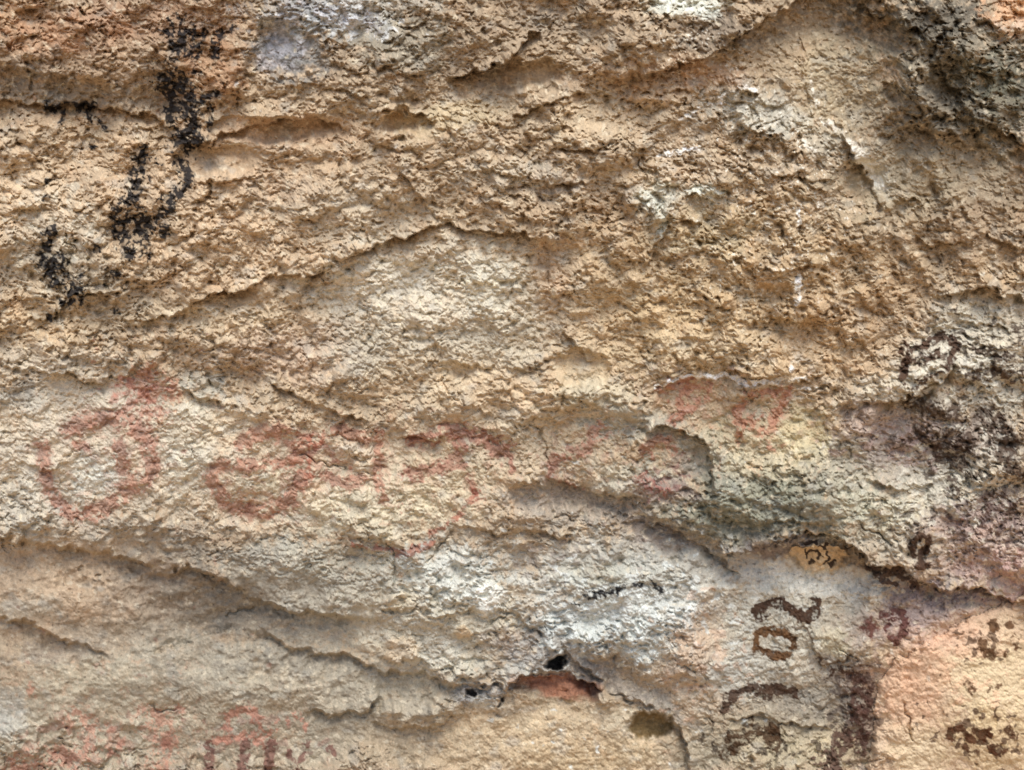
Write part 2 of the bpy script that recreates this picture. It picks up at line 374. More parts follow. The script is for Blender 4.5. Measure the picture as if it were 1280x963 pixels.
BL = [
 # wide areas
 (110,60,260,80,(172,136,100),.8), (600,50,260,75,(166,138,106),.8), (200,270,260,110,(206,170,128),.8),
 (330,200,120,50,(196,160,120),.6), (560,390,170,95,(206,190,166),.9), (730,220,130,90,(188,158,122),.7),
 (920,360,210,110,(194,160,110),.8), (1000,90,120,80,(170,144,108),.7), (1180,210,140,110,(158,138,110),.85),
 (1180,300,120,50,(182,148,104),.5), (110,560,190,110,(206,190,168),.85), (380,600,230,70,(210,186,156),.85),
 (300,430,120,40,(190,160,126),.6), (620,560,120,60,(198,176,146),.7), (720,520,100,40,(200,176,140),.6),
 (1230,430,120,60,(196,184,164),.9), (1150,580,130,80,(186,172,154),.85), (980,560,100,50,(196,178,138),.8),
 (950,625,140,46,(138,140,120),.9), (720,630,90,30,(176,158,142),.7), (240,760,200,70,(172,148,122),.85),
 (60,740,130,60,(206,168,126),.8), (400,740,150,60,(176,166,148),.9), (340,870,260,60,(186,170,142),.85),
 (560,770,120,70,(208,196,172),.9), (780,740,120,70,(190,192,184),.9), (880,820,80,90,(206,180,152),.8),
 (720,930,230,60,(198,168,126),.85), (980,800,100,80,(192,182,160),.85), (990,900,110,50,(172,152,122),.8),
 (1230,690,90,60,(186,158,146),.8), (60,915,160,50,(202,184,152),.8),
 # patches
 (60,40,70,34,(184,132,88),.6), (200,25,120,24,(176,128,92),.5), (272,80,30,40,(190,136,84),.7), (30,90,60,20,(150,128,104),.6),
 (100,118,120,16,(140,122,102),.8,4), (10,15,34,22,(196,152,104),.6), (165,100,50,26,(166,138,108),.6),
 (360,60,44,36,(132,132,134),.9), (400,18,80,24,(160,164,168),.85), (440,20,34,22,(204,206,212),.8), (345,20,20,16,(168,160,156),.6),
 (500,50,60,34,(150,142,124),.7), (500,0,50,14,(186,180,168),.6), (620,95,44,14,(152,128,106),.6), (690,30,34,20,(146,130,114),.6),
 (860,8,50,16,(206,206,192),.9), (900,40,60,20,(132,112,94),.7), (700,70,90,30,(182,152,114),.5),
 (500,150,34,18,(206,160,102),.7), (540,150,60,20,(198,174,128),.5), (350,165,90,20,(206,162,118),.6), (590,140,50,16,(206,180,134),.5),
 (830,100,90,24,(192,150,106),.6), (880,90,60,16,(192,140,96),.5), (1040,20,70,34,(154,128,98),.6),
 (950,140,66,24,(190,184,170),.8,12), (1020,175,40,20,(190,180,160),.5,40), (1093,215,34,10,(218,212,196),.9,62),
 (1060,110,60,50,(184,164,126),.5), (1020,90,22,60,(196,174,134),.4),
 (1200,80,100,100,(138,128,108),.8), (1240,120,50,60,(98,102,84),.7), (1170,20,100,24,(112,102,86),.85), (1266,15,36,26,(228,168,112),.9,0,.3),
 (1180,150,100,40,(150,128,102),.5), (1140,230,90,40,(180,160,124),.5), (1230,300,70,60,(170,140,108),.5), (1250,340,50,20,(196,160,112),.6),
 (820,255,24,26,(198,198,182),.85,50), (880,240,34,12,(206,204,190),.7), (870,290,60,30,(180,162,122),.5), (680,225,40,24,(160,142,128),.5),
 (640,215,60,16,(196,182,160),.5), (750,150,60,30,(206,176,134),.5), (440,260,90,40,(196,176,148),.6), (350,235,60,20,(178,150,122),.4),
 (60,290,60,70,(200,182,156),.5), (90,340,80,40,(176,160,136),.6), (30,230,50,30,(212,180,140),.5), (160,390,90,24,(176,154,124),.6),
 (60,400,60,40,(204,168,120),.6), (300,400,90,24,(212,184,144),.6), (380,440,90,34,(196,160,134),.5), (70,450,110,14,(186,170,150),.6),
 (470,350,70,34,(218,208,190),.6), (600,350,50,40,(216,208,188),.6), (460,440,50,34,(176,168,150),.6), (620,430,70,30,(184,172,150),.5),
 (690,330,20,60,(206,160,116),.4), (560,470,90,30,(206,176,134),.6), (650,495,60,30,(208,172,128),.6), (720,480,50,24,(212,186,144),.7),
 (740,490,60,20,(186,180,158),.4), (770,430,90,40,(204,170,122),.5), (830,380,60,40,(200,166,112),.5), (980,340,40,40,(176,138,92),.4),
 (1060,420,80,50,(200,158,108),.6), (1110,380,60,40,(186,146,98),.5), (850,440,90,24,(208,180,134),.5),(1000,440,90,20,(210,176,130),.5),
 (770,270,70,30,(178,144,104),.5), (650,270,90,20,(180,146,104),.5), (900,420,60,14,(214,180,130),.5),
 (20,500,50,16,(186,180,168),.6), (25,490,14,20,(140,126,112),.6), (120,500,60,24,(206,192,172),.6), (250,480,30,14,(170,166,154),.6),
 (240,560,40,60,(204,200,184),.6), (270,540,60,24,(214,190,156),.6), (120,595,32,24,(206,204,194),.8), (40,630,50,40,(196,188,174),.6),
 (340,600,32,16,(206,196,166),.6), (470,640,80,34,(212,200,168),.6), (420,650,60,24,(206,190,158),.5), (560,600,60,40,(206,186,146),.5),
 (670,530,40,20,(200,180,150),.6), (800,530,60,20,(176,172,158),.7), (790,600,60,20,(196,190,170),.6), (680,618,60,16,(164,148,136),.5),  # hollow right of centre: rock tone with some shade painted in
 (770,640,70,14,(158,146,134),.5), (860,580,24,28,(160,142,130),.7), (900,600,40,24,(150,148,132),.6), (880,560,30,20,(176,170,146),.5),
 (840,615,40,14,(140,112,108),.7), (900,660,70,20,(128,130,114),.75,15), (1010,640,60,20,(136,136,124),.6), (960,575,60,20,(200,182,146),.5),  # first entry: slope's shade partly painted into the rock colour
 (1010,545,40,34,(204,184,130),.6), (1080,560,40,34,(160,148,134),.6), (1100,530,60,24,(184,150,140),.6), (1050,600,50,30,(166,158,140),.6),
 (1160,440,40,24,(216,208,190),.6,-30), (1215,400,40,20,(196,188,170),.6), (1250,500,40,30,(186,178,160),.6), (1110,480,40,14,(216,204,182),.6),
 (1190,540,80,26,(150,126,118),.6), (1130,560,50,30,(166,140,136),.5), (1100,640,60,34,(196,188,160),.7), (1180,610,60,34,(190,184,168),.6),
 (1130,680,60,18,(196,184,164),.6), (1210,650,60,24,(164,130,124),.6,-10), (1240,710,50,24,(194,154,144),.55), (1260,640,30,30,(150,124,116),.5),
 (820,670,60,26,(160,146,134),.6), (850,690,80,22,(140,122,114),.75,32), (900,715,34,16,(150,134,126),.6,35),  # slanting purple band: partly darker rock, partly painted shade
 (960,685,50,16,(140,124,126),.8,-10), (1080,728,60,14,(196,186,178),.6), (1000,726,100,18,(234,230,222),.95,5), (930,700,30,14,(196,190,186),.6,35),
 (1070,695,34,14,(160,134,108),.6,20), (1170,745,60,16,(136,112,112),.75,8), (1150,770,80,30,(160,136,138),.85,-20), (1070,790,40,30,(176,152,138),.6),
 (1000,770,50,24,(200,186,160),.6), (1040,808,24,22,(212,196,150),.7), (960,760,60,30,(200,196,184),.6), (970,830,70,30,(198,190,176),.6),
 (1070,840,50,20,(150,126,120),.6), (1075,900,26,60,(132,106,94),.8), (1010,885,70,22,(150,138,124),.7), (905,850,40,30,(196,196,190),.6),
 (860,800,34,50,(218,170,128),.6,20), (870,880,40,24,(216,184,148),.5), (960,930,80,34,(190,166,122),.6), (1010,940,60,20,(206,184,136),.5),
 (870,940,40,30,(150,140,120),.6),
 (610,742,24,20,(226,224,212),.85,0,.3), (570,712,80,34,(208,214,212),.75), (700,700,60,24,(190,176,162),.5), (680,750,40,30,(204,190,176),.5),
 (502,812,26,17,(210,186,150),.7,0,.3), (583,791,14,10,(214,190,150),.7,0,.3), (500,752,20,12,(218,196,158),.7,0,.3), (540,820,40,20,(210,206,194),.5),
 (640,805,40,16,(176,152,146),.5), (560,830,60,14,(206,200,184),.6), (690,820,60,26,(172,168,168),.8), (600,868,40,16,(168,164,166),.9),
 (605,880,14,9,(210,208,200),.8), (640,840,30,12,(190,190,186),.6), (730,800,60,30,(176,172,168),.6), (775,768,90,44,(206,216,220),.85),
 (800,800,50,24,(206,214,214),.7,20), (850,710,60,24,(196,194,184),.6), (760,720,60,16,(186,186,168),.5), (820,730,50,20,(196,194,186),.6,20),
 (770,856,90,16,(164,150,140),.7,30), (820,880,40,12,(164,150,138),.7,30), (740,840,30,20,(132,126,128),.7),
 (130,735,60,24,(206,166,120),.5), (110,770,60,24,(214,174,130),.6), (200,740,80,34,(164,140,118),.6), (160,790,90,16,(176,158,134),.6),
 (30,765,40,16,(196,182,158),.6), (290,760,80,40,(156,138,116),.7), (250,830,90,34,(184,172,150),.6), (70,820,50,16,(172,152,132),.6),
 (370,830,80,16,(156,144,128),.6), (450,860,60,30,(170,158,138),.6), (520,885,50,22,(182,166,142),.7), (430,910,90,20,(162,146,122),.6),
 (330,700,60,24,(178,172,158),.6), (420,700,60,24,(188,180,160),.6), (180,665,90,14,(170,156,140),.6), (250,690,60,10,(150,138,124),.6),
 (10,900,20,34,(194,194,190),.6), (110,850,60,20,(200,184,150),.5), (350,940,90,24,(190,176,150),.5), (560,930,90,30,(200,168,122),.5),
 (780,900,50,16,(206,190,160),.5), (812,908,28,18,(150,128,88),.9,0,.25,.2), (480,935,60,20,(178,152,116),.5),
 (650,905,70,20,(208,180,138),.6), (740,950,90,20,(190,158,108),.5),
]
for b in BL: blob(*b)
# pebbles, specks and mottling of the crust
hue = fbm(X, Y, 34, 3, 301)
C *= (1 + .17*hue[..., None]*np.array([1.0, .82, .5], np.float32))
ora = sstep(.22, .5, fbm(X, Y, 26, 3, 331, sx=1.4))[..., None]*.22
C = C*(1-ora) + C*np.array([1.12, .86, .6], np.float32)*ora
gry = sstep(.2, .5, fbm(X, Y, 22, 3, 361, sx=1.3))[..., None]*.34
C = C*(1-gry) + (C.mean(2, keepdims=True)*np.array([1.08, 1.06, 1.0], np.float32))*gry
C *= (1 + .30*N7 + .20*N3)[..., None]
crust = sstep(.30, .48, fbm(X, Y, 8, 3, 391, sx=1.3))[..., None]*.5          # pale crust grains
C = C*(1-crust) + lin((226, 208, 176))*crust
spk = sstep(.42, .55, fbm(X, Y, 5.5, 2, 401))[..., None]*.55                   # dark lichen specks
C = C*(1-spk) + lin((92, 74, 58))*spk

cr = np.exp(-((X-950)/130)**2 - ((Y-250)/150)**2) + .8*np.exp(-((X-860)/60)**2 - ((Y-60)/30)**2)
cr = (sstep(.44, .56, fbm(X, Y, 4.2, 2, 741) + .35*N18 + .10*cr)*np.clip(cr*1.5, 0, 1)*.7)[..., None]
C = C*(1-cr) + lin((240, 236, 226))*cr  # white crystal specks; their glints are painted into the colour
# boulder colour
def area(mask, col, a):
    m = (mask*a)[..., None]; C[:] = C*(1-m) + lin(col)*m
area(bw.astype(np.float32)*(.75+.5*np.clip(N18, -.5, .5)), (210, 182, 152), .8)
for b in [(1240,850,60,60,(220,200,156),.7), (1140,850,44,60,(222,168,132),.5), (1200,800,60,16,(212,170,146),.5), (1190,790,60,20,(216,168,138),.5,-25),
          (1250,930,60,40,(214,188,136),.6), (1150,940,40,30,(214,196,156),.5)]:
    blob(*b)
def mottle(cx, cy, rx, ry, col, a, sc, thr, seed, sx=1.2, rot=0):
    """broken blotches of crust or stain gathered round a place"""
    w = window([(cx, cy)], max(rx, ry)*1.8)
    d = np.hypot((WX[w]-cx)/rx, (WY[w]-cy)/ry)
    g = 1-sstep(.5, 1.6, d + .8*N60[w])
    m = (a*sstep(thr, thr+.14, fbm(X[w]+3*NW3[w], Y[w]+3*NW4[w], sc, 3, seed, sx=sx, rot=rot) - (1-g)*.5))[..., None]
    C[w] = C[w]*(1-m) + lin(col)*(1+.4*N7[w])[..., None]*m
MOTTLES = [
 (1215,560,90,60,(80,58,42),.75,12,.12,801), (1230,450,70,50,(70,50,38),.8,10,.14,803), (1170,650,80,40,(84,66,60),.6,11,.2,805), (1240,650,50,50,(92,62,62),.7,14,.08,807),
 (1200,90,90,80,(92,86,74),.55,14,.1,809), (1250,110,40,60,(80,82,68),.5,12,.1,811), (1215,470,90,50,(214,206,190),.7,12,.04,873), (1170,600,90,60,(210,202,186),.6,12,.08,875), (1260,560,50,90,(200,190,176),.6,10,.12,877), (1060,890,36,70,(84,60,54),.7,13,.05,813), (960,925,80,24,(72,50,32),.8,11,.12,815),
 (720,575,80,34,(168,106,88),.3,13,.14,817), (860,510,50,30,(170,104,84),.3,12,.14,819), (960,520,50,34,(172,108,84),.25,12,.12,821), (560,580,110,50,(178,114,90),.25,12,.14,823),
 (400,580,80,50,(180,116,92),.25,12,.14,825), (330,600,60,40,(182,116,90),.4,12,.02,827), (140,570,80,50,(178,114,90),.3,12,.1,829), (185,495,44,26,(180,110,90),.6,13,-.02,831),
 (110,930,130,34,(188,126,102),.55,18,.05,833), (300,920,90,30,(170,112,94),.5,14,.12,835), (1180,840,90,60,(228,176,138),.5,18,.05,837), (1230,810,40,26,(96,66,42),.8,10,.10,839),
 (1230,920,60,34,(88,56,36),.85,11,.13,841), (1110,560,50,30,(176,140,136),.5,14,.0,843), (840,600,36,24,(140,84,80),.6,10,.12,845), (1260,720,40,30,(192,140,134),.5,12,.0,847),
 (780,770,110,60,(216,224,228),.7,14,.02,849), (600,740,80,50,(220,218,208),.5,14,.1,851), (1000,740,90,20,(228,226,218),.5,13,.1,853), (970,800,80,50,(214,210,198),.5,13,.12,855),
 (60,300,60,80,(206,196,176),.5,14,.1,857), (430,30,90,24,(212,216,224),.6,11,.12,859), (700,700,90,40,(150,128,124),.45,11,.18,861), (880,830,50,70,(222,166,124),.5,14,.1,863),
 (60,35,90,34,(196,134,82),.5,22,.05,865), (260,80,50,50,(192,134,84),.45,16,.05,867), (900,350,200,110,(208,164,104),.35,18,.15,869), (640,220,140,80,(214,190,154),.4,14,.15,871)]
for q_ in MOTTLES: mottle(*q_)
# whole rock made greyer; the lower part greyer and darker still

lum = C @ np.array([.3, .59, .11], np.float32)
C = C*.66 + lum[..., None]*.34*np.array([1.03, 1, .95], np.float32)
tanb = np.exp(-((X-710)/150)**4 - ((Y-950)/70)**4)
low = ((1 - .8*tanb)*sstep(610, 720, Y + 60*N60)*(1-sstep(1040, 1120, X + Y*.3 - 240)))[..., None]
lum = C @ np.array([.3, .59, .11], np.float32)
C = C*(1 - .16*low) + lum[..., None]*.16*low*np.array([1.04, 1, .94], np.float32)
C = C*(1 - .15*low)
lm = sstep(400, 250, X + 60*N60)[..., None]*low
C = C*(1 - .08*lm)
C *= np.array([.985, 1.012, .965], np.float32)
bm = (bw & (X > 0))[..., None]
C = np.where(bm, C*np.array([1.05, .985, .93], np.float32), C)
# ------------------------------------------------------------------ drawn and painted marks
PART = np.zeros(X.shape, np.int16)
PARTS = [None]                  # (name, label, owner)
def mark(name, label, strokes, col, a=.85, speck=.6, owner=None, pr=.30, dark=None, relief=0, halo=None, clot=0, each=False):
    """strokes: (points, width); the pigment catches on the grains, so it is ragged, broken and thinned at the edge"""
    PARTS.append((name, label, owner)); k = len(PARTS)-1
    if halo is None: halo = .34 if dark is not None and speck > .7 else .12
    allp = [p for st in strokes for p in st[0]]
    w = window(allp, 34)
    wx = X[w] + 4*NW1[w] + 4.5*NW3[w] + 3*NW5[w]; wy = Y[w] + 4*NW2[w] + 4.5*NW4[w] + 3*NW6[w]
    f = np.zeros(wx.shape, np.float32); g = f.copy()
    for st in strokes:
        pts, wd = st[0], st[1]*(1.12 if halo > .3 else 1.3 if col[0] < 30 else 1.22 if 50 < col[0] < 95 and owner != 'rock_ledge' else 1); stg = st[2] if len(st) > 2 else 1
        if len(pts) == 1: pts = [pts[0], (pts[0][0]+.5, pts[0][1])]
        d, _, _ = polydist(pts, w, wx, wy)
        d = d*(1+.9*N18[w]+.5*N7[w])
        f = np.maximum(f, stg*(1-sstep(.35, 1.55, d/wd)))
        g = np.maximum(g, stg*(1-sstep(.3, 2.3, d/wd)))
    n = (N7[w]*.9 + N3[w]*.5 + N18[w]*.6)
    core = sstep(.30, .66, f*(1+.5*N18[w]) + speck*n + clot*(NW3[w]+.5*NW5[w]))
    core = core*sstep(.02, .25, g)
    if col[0] < 30: core = core*(1 - .62*sstep(.14, .30, .8*pn(X[w]/7.0, Y[w]/6.4, 911) + .4*NW3[w]))
    m = a*((1-halo)*core + halo*sstep(.15, .8, g + .9*n))
    c = lin(col)
    cc = c*(1 + .45*N7[w] + .4*N18[w])[..., None]
    if dark is not None:
        t = sstep(.0, .3, N18[w] + .4*N7[w])[..., None]; cc = cc*(1-t) + lin(dark)*t
    C[w] = C[w]*(1-m[..., None]) + cc*m[..., None]
    if relief: H[w] += relief*m
    sel = (f > pr)
    if each:                              # separate dabs: one part for each
        PARTS.pop()
        for st in strokes:
            pts = st[0] if len(st[0]) > 1 else [st[0][0], (st[0][0][0]+.5, st[0][0][1])]
            d, _, _ = polydist(pts, w, wx, wy)
            PARTS.append((name, None, owner))
            PART[w] = np.where(d < 1.35*st[1]+1, len(PARTS)-1, PART[w])
    else:
        PART[w] = np.where(sel, k, PART[w])

BK = (25, 25, 29)
mark("charcoal_smudge", "tall black charcoal blot on the brown rock at the upper left", [
   ([(220,34),(234,54)],13,.75), ([(222,60),(222,92)],9,.75), ([(250,40),(240,64)],10,.65), ([(222,62),(220,84)],5,.8), ([(212,104),(224,118),(232,146),(238,176)],17,.72), ([(214,108),(222,118),(232,124)],8,1), ([(211,135),(213,145)],5,1),
   ([(228,120),(236,140),(240,152)],7,1), ([(222,132),(228,150),(234,178)],12,1), ([(243,160),(236,176)],5,.9), ([(222,150),(228,158)],6,.8), ([(252,124),(268,118)],5,1),
   ([(264,135),(262,160)],3.5,.75), ([(277,42),(268,56),(269,68)],5,1), ([(290,38)],4,.6), ([(248,90)],4.2,1), ([(276,98)],4,.5)], BK, .96, 1.1, clot=.6)
mark("charcoal_mark", "short black smudges under the upper left lip of rock", [
   ([(60,131),(70,134)],5,.9), ([(78,140),(76,160)],3.5,.85), ([(101,136),(118,134)],4.5,1), ([(110,144),(122,155),(133,165)],3.2,.9), ([(116,184)],3.5,.8), ([(82,131),(100,132)],2.5,.7)], BK, .96, 1.15, clot=.6)
mark("charcoal_drawing", "black charcoal figure shaped like a pair of legs joined at the foot", [
   ([(179,186)],5.5,1), ([(177,196),(172,215),(168,228)],8,.8), ([(168,238),(160,252),(154,262),(148,285)],8,.85), ([(185,224)],3.5,.9), ([(192,200),(200,203)],4,.8),
   ([(227,206),(234,222),(226,236),(216,246)],7,.85), ([(210,254),(200,264)],8,.9), ([(198,270),(206,290)],6,.85), ([(168,268),(182,288)],11,.85),
   ([(148,286),(162,312)],9,.85), ([(175,300),(186,316)],5,.6), ([(122,308)],4,.8), ([(147,258)],4,.8)], BK, .96, 1.15, clot=.6)
mark("charcoal_streak", "black charcoal streak running down the left edge with crumbly spots", [
   ([(60,226)],3.5,.9), ([(58,248)],4.5,.9), ([(66,284),(60,300),(56,318)],5,1), ([(62,292),(54,322)],5,1), ([(58,326),(74,336)],10,.85), ([(75,322),(74,336)],6,.9),
   ([(66,345),(82,352),(94,362)],10,.8), ([(80,376),(98,372)],5.5,.9), ([(135,344),(145,342)],6,.8), ([(132,352)],4,.7), ([(148,386)],4,.7), ([(60,398)],4.5,.9), ([(100,340)],4,.6)], BK, .96, 1.1, clot=.6)
mark("charcoal_dash", "thin black dashed line on the bluish white crust", [
   ([(735,748),(746,744)],4,.9), ([(756,742),(770,738)],3.5,.85), ([(776,736),(790,730),(800,734)],3.2,.9), ([(806,726),(830,740)],2.6,.55), ([(719,757)],3,.7)], BK, .96, 1.15, clot=.6)
RD = (160, 98, 78); RDK = (128, 76, 64)
mark("painted_ring", "faded red painted ring at the far left", [
   ([(50,556),(56,585),(62,612),(80,636),(88,648)],8,.85), ([(88,540),(104,530),(130,526),(160,530),(182,545),(192,568),(188,590),(172,604),(158,612)],11,.85),
   ([(95,550),(104,560)],8,.7), ([(150,560),(156,590)],10,.75), ([(150,624),(130,636),(100,645)],9,.85), ([(120,650),(136,640)],6,.7), ([(68,620),(74,640)],7,.7)], RD, .62, .85, dark=RDK)
mark("painted_blot", "pale red blot above the left painted ring", [
   ([(148,488),(160,482)],9,.8), ([(185,470),(180,490),(192,510)],15,.75), ([(210,478),(214,492)],10,.6), ([(170,500)],9,.6)], (172,112,96), .55, 1.0, dark=RD)
mark("painted_ring", "faded red painted ring with a forked top, left of centre", [
   ([(305,552),(322,542),(350,540),(368,552),(378,572),(380,590),(372,610),(356,628),(332,644),(305,640),(280,630),(268,612),(262,594),(278,584)],9,.85),
   ([(290,582),(330,582),(364,578)],8,.75), ([(352,544),(372,548),(395,556)],9,.8), ([(372,600),(366,626)],9,.8), ([(300,560),(306,548)],7,.8)], RD, .62, .85, dark=RDK)
mark("painted_figure", "faded red painted figure like a rough letter M, right of the forked ring", [
   ([(388,550),(404,546),(424,540)],7,.7), ([(430,538),(450,548),(474,545)],8,.8), ([(474,545),(474,575),(472,606),(478,624)],6,.85), ([(388,596),(410,598),(432,610),(450,600)],7,.75),
   ([(392,560),(385,580)],6,.6), ([(425,580),(440,600)],6,.6), ([(408,560),(420,580)],5,.5)], RD, .62, .85, dark=RDK)
mark("painted_figure", "red painted hooked figure in the middle of the rock", [
   ([(515,552),(540,546),(566,538),(590,540),(606,550),(622,566)],8,.85), ([(566,546),(578,562),(570,574),(556,580),(540,590)],7,.85), ([(510,592),(524,600),(528,588)],7,.75),
   ([(546,590),(580,584)],5,.6), ([(632,560),(636,584)],6,.7), ([(590,600),(598,622)],6,.55), ([(600,548),(640,552)],6,.4)], (152,92,80), .66, .9, dark=RDK)
mark("painted_arc", "thin red painted arc sweeping below the middle figure", [
   ([(598,612),(584,634),(570,648),(554,662),(540,668)],5,.7), ([(512,634),(494,640)],5,.7), ([(538,678),(526,684),(500,692),(476,686),(442,680)],4.2,.95)], (144,86,72), .68, .9)
mark("painted_streak", "short slanting red streaks right of centre", [
   ([(748,532),(740,550),(734,564)],7,.75), ([(738,560),(710,570),(694,576)],7,.7), ([(692,580),(688,596)],6,.8), ([(760,540),(752,552)],5,.6), ([(712,560),(724,568)],6,.6), ([(700,604),(730,614)],4,.4)], (160,100,88), .6, .95, dark=RDK)
mark("painted_blot", "red blot inside the hollow under the curved lip", [
   ([(806,562),(818,552),(836,550)],6,.75), ([(812,575),(806,566)],5,.7), ([(830,560),(850,566)],5,.5), ([(800,596),(812,606),(830,612)],8,.6)], (150,80,70), .55, 1.0, dark=(110,62,62))
mark("painted_hook", "red painted hook at the left end of the white chalky line", [
   ([(836,482),(860,480),(884,486)],6,.85), ([(864,486),(850,500),(852,516),(840,526)],6.5,.85), ([(880,498),(862,512)],6,.6), ([(826,488),(834,500)],6,.6)], RD, .62, .85, dark=(164,104,86))
mark("painted_loop", "red painted loops hanging from the white chalky line", [
   ([(932,486),(944,494),(968,490),(990,484)],5,.8), ([(984,490),(978,508),(968,524),(962,540)],6,.8), ([(930,500),(922,516),(926,534),(936,528),(950,520)],5.5,.75),
   ([(950,540),(962,552)],6,.6), ([(926,540),(924,550)],5,.6), ([(962,562),(976,562)],5,.6)], RD, .62, .85, dark=(172,108,84))
BR = (66, 42, 28)
mark("brown_ring", "long charred brown ring on the pale knob at the right", [
   ([(1128,470),(1132,452),(1144,440),(1160,428),(1176,420),(1190,424),(1196,436),(1188,448)],6,.8), ([(1144,478),(1160,468),(1178,460),(1196,452)],4,.7), ([(1150,452),(1172,440)],5,.7), ([(1124,440),(1134,432)],5,.6)], BR, .93, .8)
mark("dark_crust", "dark brown crust spreading over the purple rock at the right edge", [
   ([(1140,500),(1160,508),(1190,512)],10,.7), ([(1160,545),(1190,560),(1210,550)],12,.75), ([(1170,575),(1200,580)],10,.75), ([(1250,530),(1262,550),(1256,565)],12,.8), ([(1225,520),(1240,512)],7,.6),
   ([(1208,470),(1240,462),(1270,470)],8,.6), ([(1262,580),(1290,600)],9,.6), ([(1240,440),(1262,448)],7,.6), ([(1210,430),(1226,440)],5,.6), ([(1245,620),(1262,640)],8,.5), ([(1268,410),(1290,420)],6,.6),
   ([(1120,560),(1140,545)],5,.5), ([(1190,600),(1198,620)],5,.6)], (56,38,28), .85, 1.0)
mark("brown_ring", "small dark ring below the purple rock", [([(1140,690),(1140,678),(1150,668),(1162,672),(1160,684),(1150,690),(1152,704)],4,.9), ([(1150,704),(1158,706)],5,.8)], BR, .92, .6)
mark("brown_squiggle", "thick dark squiggle at the right end of the pale hollow", [
   ([(1088,708),(1100,716),(1122,714),(1140,724),(1146,732)],6,.9), ([(1098,722),(1108,728),(1118,734)],4,.7), ([(1118,712),(1130,722)],6,.9)], (68,50,42), .9, .7)
mark("brown_figure", "brown drawn figure like a leaping animal under the pale hollow", [
   ([(950,776),(946,766),(956,756),(972,755),(984,762),(996,768),(1010,774),(1022,768),(1018,752)],5,.95), ([(1010,770),(1022,752)],5,.9), ([(956,778),(958,770)],3.5,.8)], (62,40,26), .96, .7, clot=.3)
mark("brown_ring", "brown oval ring on the pale rock, below the leaping figure", [
   ([(942,806),(948,796),(964,790),(982,792),(992,800),(992,810),(982,818),(966,822),(950,818),(942,810)],4.2,.95)], (88,58,28), .95, .7, clot=.25)
mark("brown_line", "thin brown line bending round the cream flake", [
   ([(992,784),(1006,786),(1016,794),(1018,812),(1026,828),(1038,832),(1054,826),(1064,816)],2.4,.9)], (96,76,58), .7, .6)
mark("brown_ring", "rust brown ring at the edge of the purple band", [
   ([(1102,772),(1112,762),(1124,764),(1134,776),(1130,792),(1120,806),(1114,800)],4.2,.95), ([(1108,790),(1112,776),(1122,774)],3.2,.7), ([(1082,782),(1090,790)],9,.6)], (84,44,38), .88, .7)
mark("brown_arch", "brown arch with a hooked left end", [
   ([(906,888),(912,876),(922,866),(940,862),(958,862),(974,862),(990,864)],5,.9), ([(950,870),(962,870)],6,.8), ([(980,862),(992,868)],5,.9), ([(1040,842),(1070,836)],5,.6)], (64,44,32), .93, .85, clot=.4)
mark("brown_squiggle", "brown squiggle near the bottom edge with yellow grains around it", [
   ([(910,928),(930,924),(950,918),(968,912),(976,924),(966,936)],6,.85), ([(904,944),(916,940)],6,.8), ([(960,924),(970,934)],6,.8), ([(936,902),(940,908)],3,.6)], (66,46,28), .93, .75)
mark("dark_stripe", "dark brown stripe running down beside the pink boulder", [
   ([(1076,850),(1074,880),(1070,910),(1060,930)],9,.75), ([(1086,860),(1084,900),(1078,940)],6,.7), ([(1050,920),(1044,950),(1048,975)],8,.75), ([(1020,950),(1034,944),(1030,975)],5,.6), ([(1064,845),(1084,836)],5,.7)], (70,46,38), .88, .9)
mark("brown_mark", "scattered brown marks high on the pink boulder", [
   ([(1240,782),(1244,792)],4,.9), ([(1225,804),(1232,816),(1244,820)],5,.9), ([(1258,784),(1266,784)],3,.7), ([(1266,800),(1272,812)],4,.6), ([(1208,860),(1214,864)],5,.7), ([(1176,848)],3,.6),
   ([(1236,866),(1248,860)],4,.5), ([(1260,822)],3,.6)], (88,60,36), .9, .8, owner="boulder", each=True)
mark("brown_figure", "row of brown drawn figures low on the pink boulder", [
   ([(1188,924),(1192,914),(1200,912),(1206,922),(1216,930)],4.5,.9), ([(1206,936),(1214,946),(1222,944)],4,.8), ([(1222,918),(1230,922),(1236,914)],5,.9), ([(1242,934),(1248,944),(1256,936)],5,.9), ([(1258,914),(1266,924)],5,.8), ([(1192,930),(1186,922)],3,.6)], (78,46,26), .93, .65, owner="boulder")
mark("painted_patch", "pale red patches at the bottom left corner", [
   ([(20,958),(60,944),(100,950)],14,.6), ([(92,900),(130,916),(120,930)],14,.6), ([(36,862),(38,870)],5,.7), ([(180,900),(205,905),(208,935),(195,958)],14,.6), ([(222,890)],8,.5), ([(150,930),(140,944)],8,.5)], (178,130,110), .6, 1.1, owner="rock_ledge", dark=(162,110,94), each=True)
mark("painted_loop", "faded red looped figure on the lower left rock", [
   ([(282,912),(284,898),(300,890),(318,892),(322,908),(312,922),(290,924),(270,928)],6,.8), ([(330,920),(350,908),(372,898)],7,.6), ([(318,922),(330,936)],7,.6), ([(376,904),(384,912)],7,.5)], (164,114,98), .7, .85, owner="rock_ledge")
mark("painted_bar", "dark maroon upright bars at the bottom edge", [
   ([(262,934),(264,965)],7,.8), ([(308,932),(300,965)],8,.8), ([(340,934),(336,965)],8,.85), ([(384,932),(376,950)],5,.8), ([(362,944),(372,960)],5,.6), ([(412,938),(420,946)],4,.7)], (104,72,64), .85, .8, owner="rock_ledge", each=True)
